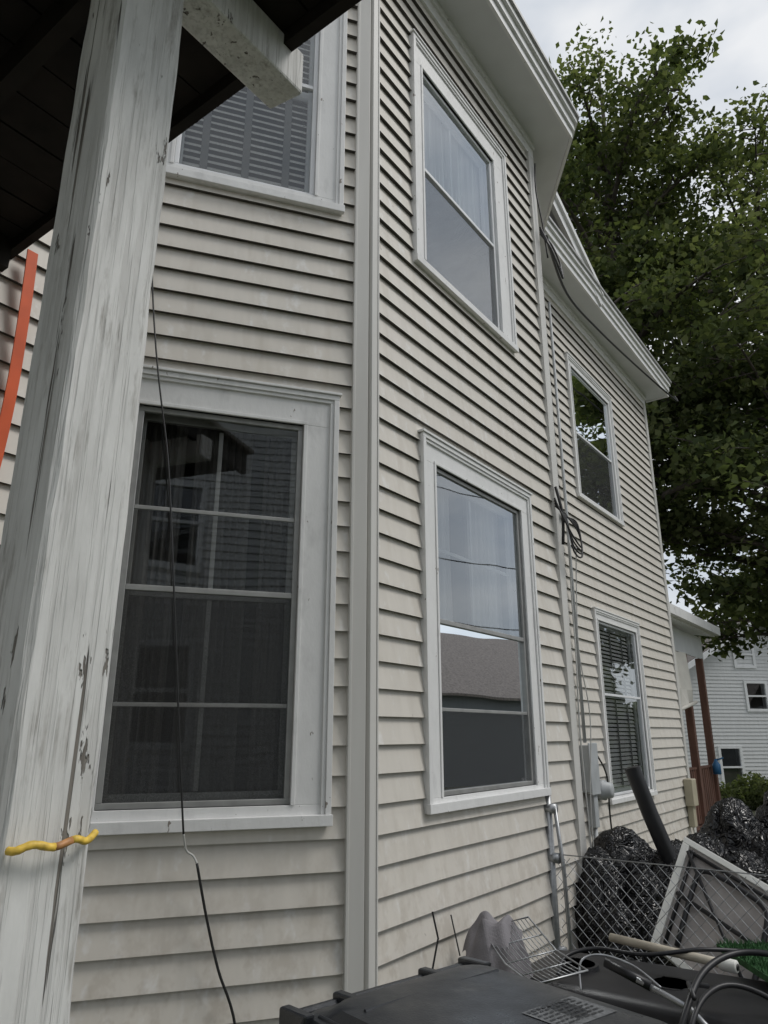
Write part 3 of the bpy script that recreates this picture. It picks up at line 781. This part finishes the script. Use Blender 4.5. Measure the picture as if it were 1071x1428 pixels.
mb.tube([FP(.07,0),FP(.05,.9),FP(.02,1.22)],.011,M_galv,8); mb.tube([FP(LEN,0),FP(LEN,1.1)],.024,M_galv,12)
for z in (.5,.95,1.2): mb.tube([FP(-.04,z),FP(.03,z)],.027,M_galv,10)
mb.obj('posts_and_rail',fence,True)

# ------------------------------------------------------------------ rubbish bags
def bag(parent,c,r,seed,nm):
    bm=bmesh.new(); bmesh.ops.create_icosphere(bm,subdivisions=6,radius=1)
    off=Vector((seed*3.1,seed*1.7,seed))
    def ridge(q): return (1-abs(noise.noise(q))*2.4)
    for v in bm.verts:
        p=v.co.copy()
        q=p+.45*Vector((noise.noise(p*1.3+off),noise.noise(p*1.3+off*2),noise.noise(p*1.3-off)))
        an=math.atan2(q.y,q.x)
        gather=ridge(Vector((math.cos(an)*3.6,math.sin(an)*3.6,q.z*1.1))+off)
        c1=ridge(Vector((q.x*2.2,q.y*2.2,q.z*2.6))+off)
        c2=ridge(q*4.6-off); c3=ridge(q*9+off)
        d=.95+.10*noise.noise(p*1.2+off)+.060*c1+.055*gather*(.4+.6*max(0,p.z))+.030*c2+.009*c3
        if p.z>.8: d+= (p.z-.8)*1.1
        v.co=Vector((p.x*r[0]*d,p.y*r[1]*d,p.z*r[2]*d))+Vector(c)
        if v.co.z<0: v.co.z=0
    me=bpy.data.meshes.new(nm); bm.to_mesh(me); bm.free(); me.materials.append(M_bag)
    me.polygons.foreach_set('use_smooth',[True]*len(me.polygons))
    o=bpy.data.objects.new(nm,me); scene.collection.objects.link(o); o.parent=parent
pile=empty('rubbish_bags')
for i,(c,r) in enumerate([((1.50,4.88,.68),(.30,.28,.28)),((1.26,4.58,.52),(.19,.22,.34)),((1.76,4.70,.56),(.24,.26,.34)),((1.35,5.0,.30),(.4,.35,.38)),((2.05,5.0,.45),(.3,.3,.42)),((1.48,4.46,.42),(.20,.20,.34)),((1.28,4.36,.30),(.18,.16,.32)),((1.9,4.6,.35),(.3,.25,.38))]): bag(pile,c,r,i+1,'bag_%d'%i)
pile2=empty('rubbish_bags.001')
for i,(c,r) in enumerate([((2.40,5.3,.70),(.30,.3,.36)),((2.85,5.3,.78),(.34,.3,.40)),((2.55,5.0,.5),(.34,.3,.4)),((3.1,5.0,.55),(.4,.35,.45)),((2.2,4.8,.4),(.3,.3,.4))]): bag(pile2,c,r,i+11,'bag_%d'%i)
mb=MB(); mb.tube([(1.52,4.62,1.40),(1.60,4.62,1.14),(1.78,4.60,.62)],.048,M_black,16,cap=False)
mb.tube([(1.60,4.62,1.14),(1.52,4.62,1.40)],.040,M_cable,16); mb.obj('black_drain_pipe',None,True)

# folding table leaning behind the fence
tb=empty('folding_table')
A=Vector((1.66,4.22,1.03)); B=Vector((1.37,4.05,.58)); Cc=Vector((1.88,3.87,.87))
e1=(B-A); e2=(Cc-A)*2.4; nn=e1.cross(e2).normalized()
if nn.y>0: nn=-nn
def TT(u,v,w): p=A+e1*u+e2*v+nn*w; return (p.x,p.y,p.z)
mb=MB(); mb.box(TT,.0,1.0,.0,1.0,-.03,0,M_under)
for a0,a1,b0,b1 in ((-.03,.03,-.03,1.03),(.97,1.03,-.03,1.03),(.03,.97,-.03,.01),(.03,.97,.99,1.03)):
    mb.box(TT,a0,a1,b0,b1,-.035,.014,M_tablew)
mb.obj('top',tb,bevel=.004)
mb=MB()
mb.tube([TT(.06,.04,.015),TT(.94,.04,.015)],.010,M_black,8); mb.tube([TT(.08,.02,.015),TT(.08,.96,.015)],.010,M_black,8)
for k in (0,1):
    v0=.10+.45*k
    mb.tube(smoothpath([TT(.9,v0,.02),TT(.3,v0,.03),TT(.18,v0+.03,.03),TT(.15,v0+.12,.03),TT(.15,v0+.25,.03),TT(.18,v0+.33,.03),TT(.3,v0+.36,.03),TT(.9,v0+.36,.02)],5),.013,M_black,8)
mb.tube([TT(.1,.02,.03),TT(.95,.5,.04)],.009,M_black,8); mb.tube([TT(.5,.03,.03),TT(.5,.97,.03)],.011,M_black,8)
mb.obj('leg_frame',tb,True)

# second bin lying on its side, buried under pipes
lb=empty('wheelie_bin.001')
ce=Vector((1.10,2.98,0)); tu=Vector((.77,-.64,0)).normalized(); tv=Vector((.64,.77,0)).normalized()
mb=MB(); rings=[]
def sect(a,hb,zl,zh,rad=.07):
    pts=[]
    for cb,cz,a0 in ((hb-rad,zh-rad,0),(-hb+rad,zh-rad,90),(-hb+rad,zl+rad,180),(hb-rad,zl+rad,270)):
        for j in range(6):
            an=R(a0+18*j); b=cb+rad*math.cos(an); p=ce+tu*a+tv*b
            pts.append((p.x,p.y,cz+rad*math.sin(an)))
    return pts
for a,hb,zl,zh in ((-.66,.20,.20,.62),(-.64,.24,.16,.68),(-.60,.26,.14,.70),(-.2,.27,.10,.715),(.3,.28,.06,.73),(.50,.29,.05,.735),(.51,.32,.02,.765),(.56,.32,.02,.765),(.57,.30,.04,.75),(.62,.30,.04,.75)): rings.append(sect(a,hb,zl,zh))
mb.loft(rings,M_black)
for a in (-.42,-.05):
    p=ce+tu*a; mb.tube([(p.x,p.y,.69),(p.x,p.y,.722),(p.x,p.y,.722),(p.x,p.y,.712)],[.085,.078,.066,.060],M_black,24)
mb.obj('body',lb,True,split=40)
mb=MB()
for b in (-.24,.24):
    p=ce+tu*-.66+tv*b; q=tv*.03; mb.tube([p-q+Vector((0,0,.18)),p+q+Vector((0,0,.18))],.10,M_black,18)
mb.obj('wheels',lb,True)
mb=MB(); a=Vector((.93,3.30,.80)); b=Vector((1.27,2.93,.795)); dd=(b-a).normalized()
mb.tube([a,b],.016,M_pvc,14); mb.tube([b-dd*.06,b-dd*.055,b,b+dd*.004],[.018,.022,.022,.017],M_tablew,14)
mb.tube([b,b+dd*.006],.012,M_cable,12); mb.obj('pvc_pipe',None,True)
mb=MB()
mb.tube(smoothpath([(.80,2.5,.5),(.95,2.62,.74),(1.10,2.78,.83),(1.28,2.86,.86),(1.45,2.78,.84),(1.6,2.6,.75)],8),.011,M_black,8)
mb.tube(smoothpath([(.85,2.45,.45),(.93,2.55,.70),(1.05,2.65,.80),(1.2,2.68,.80),(1.4,2.55,.7)],8),.009,M_black,8)
mb.tube(smoothpath([(.72,3.0,.70),(.74,3.05,.78),(.82,3.06,.80),(.92,3.0,.78),(.98,2.9,.74)],8),.004,M_galv,8)
mb.tube(smoothpath([(.66,3.1,.72),(.72,3.2,.76),(.85,3.22,.78),(1.0,3.1,.79),(1.2,3.05,.82),(1.4,3.1,.80)],8),.008,M_black,8)
mb.obj('garden_hose',None,True)
mb=MB()
mb.tube([(.86,2.78,.80),(1.0,2.70,.74),(1.12,2.5,.60)],.010,M_galv,10); mb.tube([(.78,2.86,.83),(.90,2.76,.785)],.016,M_black,10)
mb.tube([(.98,2.60,.80),(1.02,2.74,.80),(1.10,2.78,.78)],.008,M_black,8); mb.obj('walking_cane',None,True)
mb=MB(); rg=random.Random(4)
for i in range(2600):
    x=rg.uniform(1.36,1.75); y=rg.uniform(2.85,3.3); z=.775
    a=rg.uniform(0,6.28); w=.003; hh=rg.uniform(.012,.03)
    mb.face([(x-w*math.cos(a),y-w*math.sin(a),z),(x+w*math.cos(a),y+w*math.sin(a),z),(x+rg.uniform(-.012,.012),y+rg.uniform(-.012,.012),z+hh)],M_turf)
mb.hexa([(1.36,2.85,.755),(1.75,2.85,.755),(1.75,3.3,.755),(1.36,3.3,.755),(1.36,2.85,.777),(1.75,2.85,.777),(1.75,3.3,.777),(1.36,3.3,.777)],M_turf)
mb.obj('artificial_grass_mat')
mb=MB()
a=Vector((.40,3.30,.83)); b=Vector((.60,3.32,.87)); d=Vector((.52,2.86,.76)); c=b+(d-a)
def q(u,v): return a+(b-a)*u+(d-a)*v+Vector((0,0,-.03*math.sin(v*3.1)))
mb.tube([q(0,0),q(1,0),q(1,.5),q(1,1),q(0,1),q(0,.5)],.004,M_galv,6,closed=True)
for i in range(1,12): mb.tube([q(i/12,v/6) for v in range(7)],.0018,M_galv,5)
for v in (.25,.5,.75): mb.tube([q(0,v),q(1,v)],.003,M_galv,5)
mb.obj('wire_rack',None,True)
mb=MB(); gpt={}
for i in range(31):
    for j in range(31):
        u=i/30;v=j/30
        gpt[i,j]=(.33+.24*u+.01*math.sin(v*9),3.42-.34*v+.015*math.sin(u*8),.855+.012*math.sin(u*17+v*5)+.014*math.sin(v*11+u*6)-.55*max(0,v-.5)**1.3-.5*max(0,.35-u)**1.2-.2*max(0,u-.75))
for i in range(30):
    for j in range(30): mb.face([gpt[i,j],gpt[i+1,j],gpt[i+1,j+1],gpt[i,j+1]],M_cloth)
mb.obj('grey_cloth',None,True)
mb=MB(); mb.tube([(.18,3.1,.72),(.21,3.12,.84),(.19,3.13,.93)],.004,M_cable,5); mb.tube([(.30,3.2,.76),(.27,3.22,.90)],.003,M_cable,5); mb.obj('dead_twig')

# ------------------------------------------------------------------ light
w=bpy.data.worlds.new('World'); scene.world=w; w.use_nodes=True; nt=w.node_tree; nt.nodes.clear()
out=nt.nodes.new('ShaderNodeOutputWorld'); bg=nt.nodes.new('ShaderNodeBackground'); bg.inputs[1].default_value=.10
sky=nt.nodes.new('ShaderNodeTexSky'); sky.sky_type='NISHITA'; sky.sun_disc=False; sky.sun_elevation=R(50); sky.sun_rotation=R(96)
tc=nt.nodes.new('ShaderNodeTexCoord'); mp=nt.nodes.new('ShaderNodeMapping'); mp.inputs['Scale'].default_value=(1,1,2.2)
nz=nt.nodes.new('ShaderNodeTexNoise'); nz.inputs['Scale'].default_value=3.0; nz.inputs['Detail'].default_value=5; nz.inputs['Roughness'].default_value=.52
nt.links.new(tc.outputs['Generated'],mp.inputs[0]); nt.links.new(mp.outputs[0],nz.inputs['Vector'])
cr=nt.nodes.new('ShaderNodeValToRGB'); cr.color_ramp.elements[0].position=.36; cr.color_ramp.elements[1].position=.60
cr.color_ramp.elements[0].color=(.57,.63,.71,1); cr.color_ramp.elements[1].color=(.95,.96,.97,1)
nt.links.new(nz.outputs['Fac'],cr.inputs[0])
vm=nt.nodes.new('ShaderNodeVectorMath'); vm.operation='SCALE'; vm.inputs['Scale'].default_value=9.9
nt.links.new(cr.outputs[0],vm.inputs[0])
mx=nt.nodes.new('ShaderNodeMix'); mx.data_type='RGBA'; mx.inputs[0].default_value=.88
nt.links.new(sky.outputs[0],mx.inputs[6]); nt.links.new(vm.outputs[0],mx.inputs[7]); nt.links.new(mx.outputs[2],bg.inputs[0]); nt.links.new(bg.outputs[0],out.inputs[0])
sd=bpy.data.lights.new('sun','SUN'); sd.energy=1.4; sd.angle=R(20); sd.color=(1,.965,.92)
so=bpy.data.objects.new('sun',sd); scene.collection.objects.link(so)
az,el=R(96),R(50); dv=Vector((math.sin(az)*math.cos(el),math.cos(az)*math.cos(el),math.sin(el)))
so.rotation_euler=dv.to_track_quat('Z','Y').to_euler()

cam=bpy.data.cameras.new('camera'); co=bpy.data.objects.new('camera',cam); scene.collection.objects.link(co)
co.location=(0,0,1.6); co.rotation_euler=(R(90+17.3),0,0)
cam.sensor_fit='VERTICAL'; cam.sensor_height=36; cam.lens=36*990/1428; cam.clip_end=2000; cam.clip_start=.05
scene.camera=co
scene.view_settings.view_transform='Standard'; scene.view_settings.look='None'; scene.view_settings.exposure=0
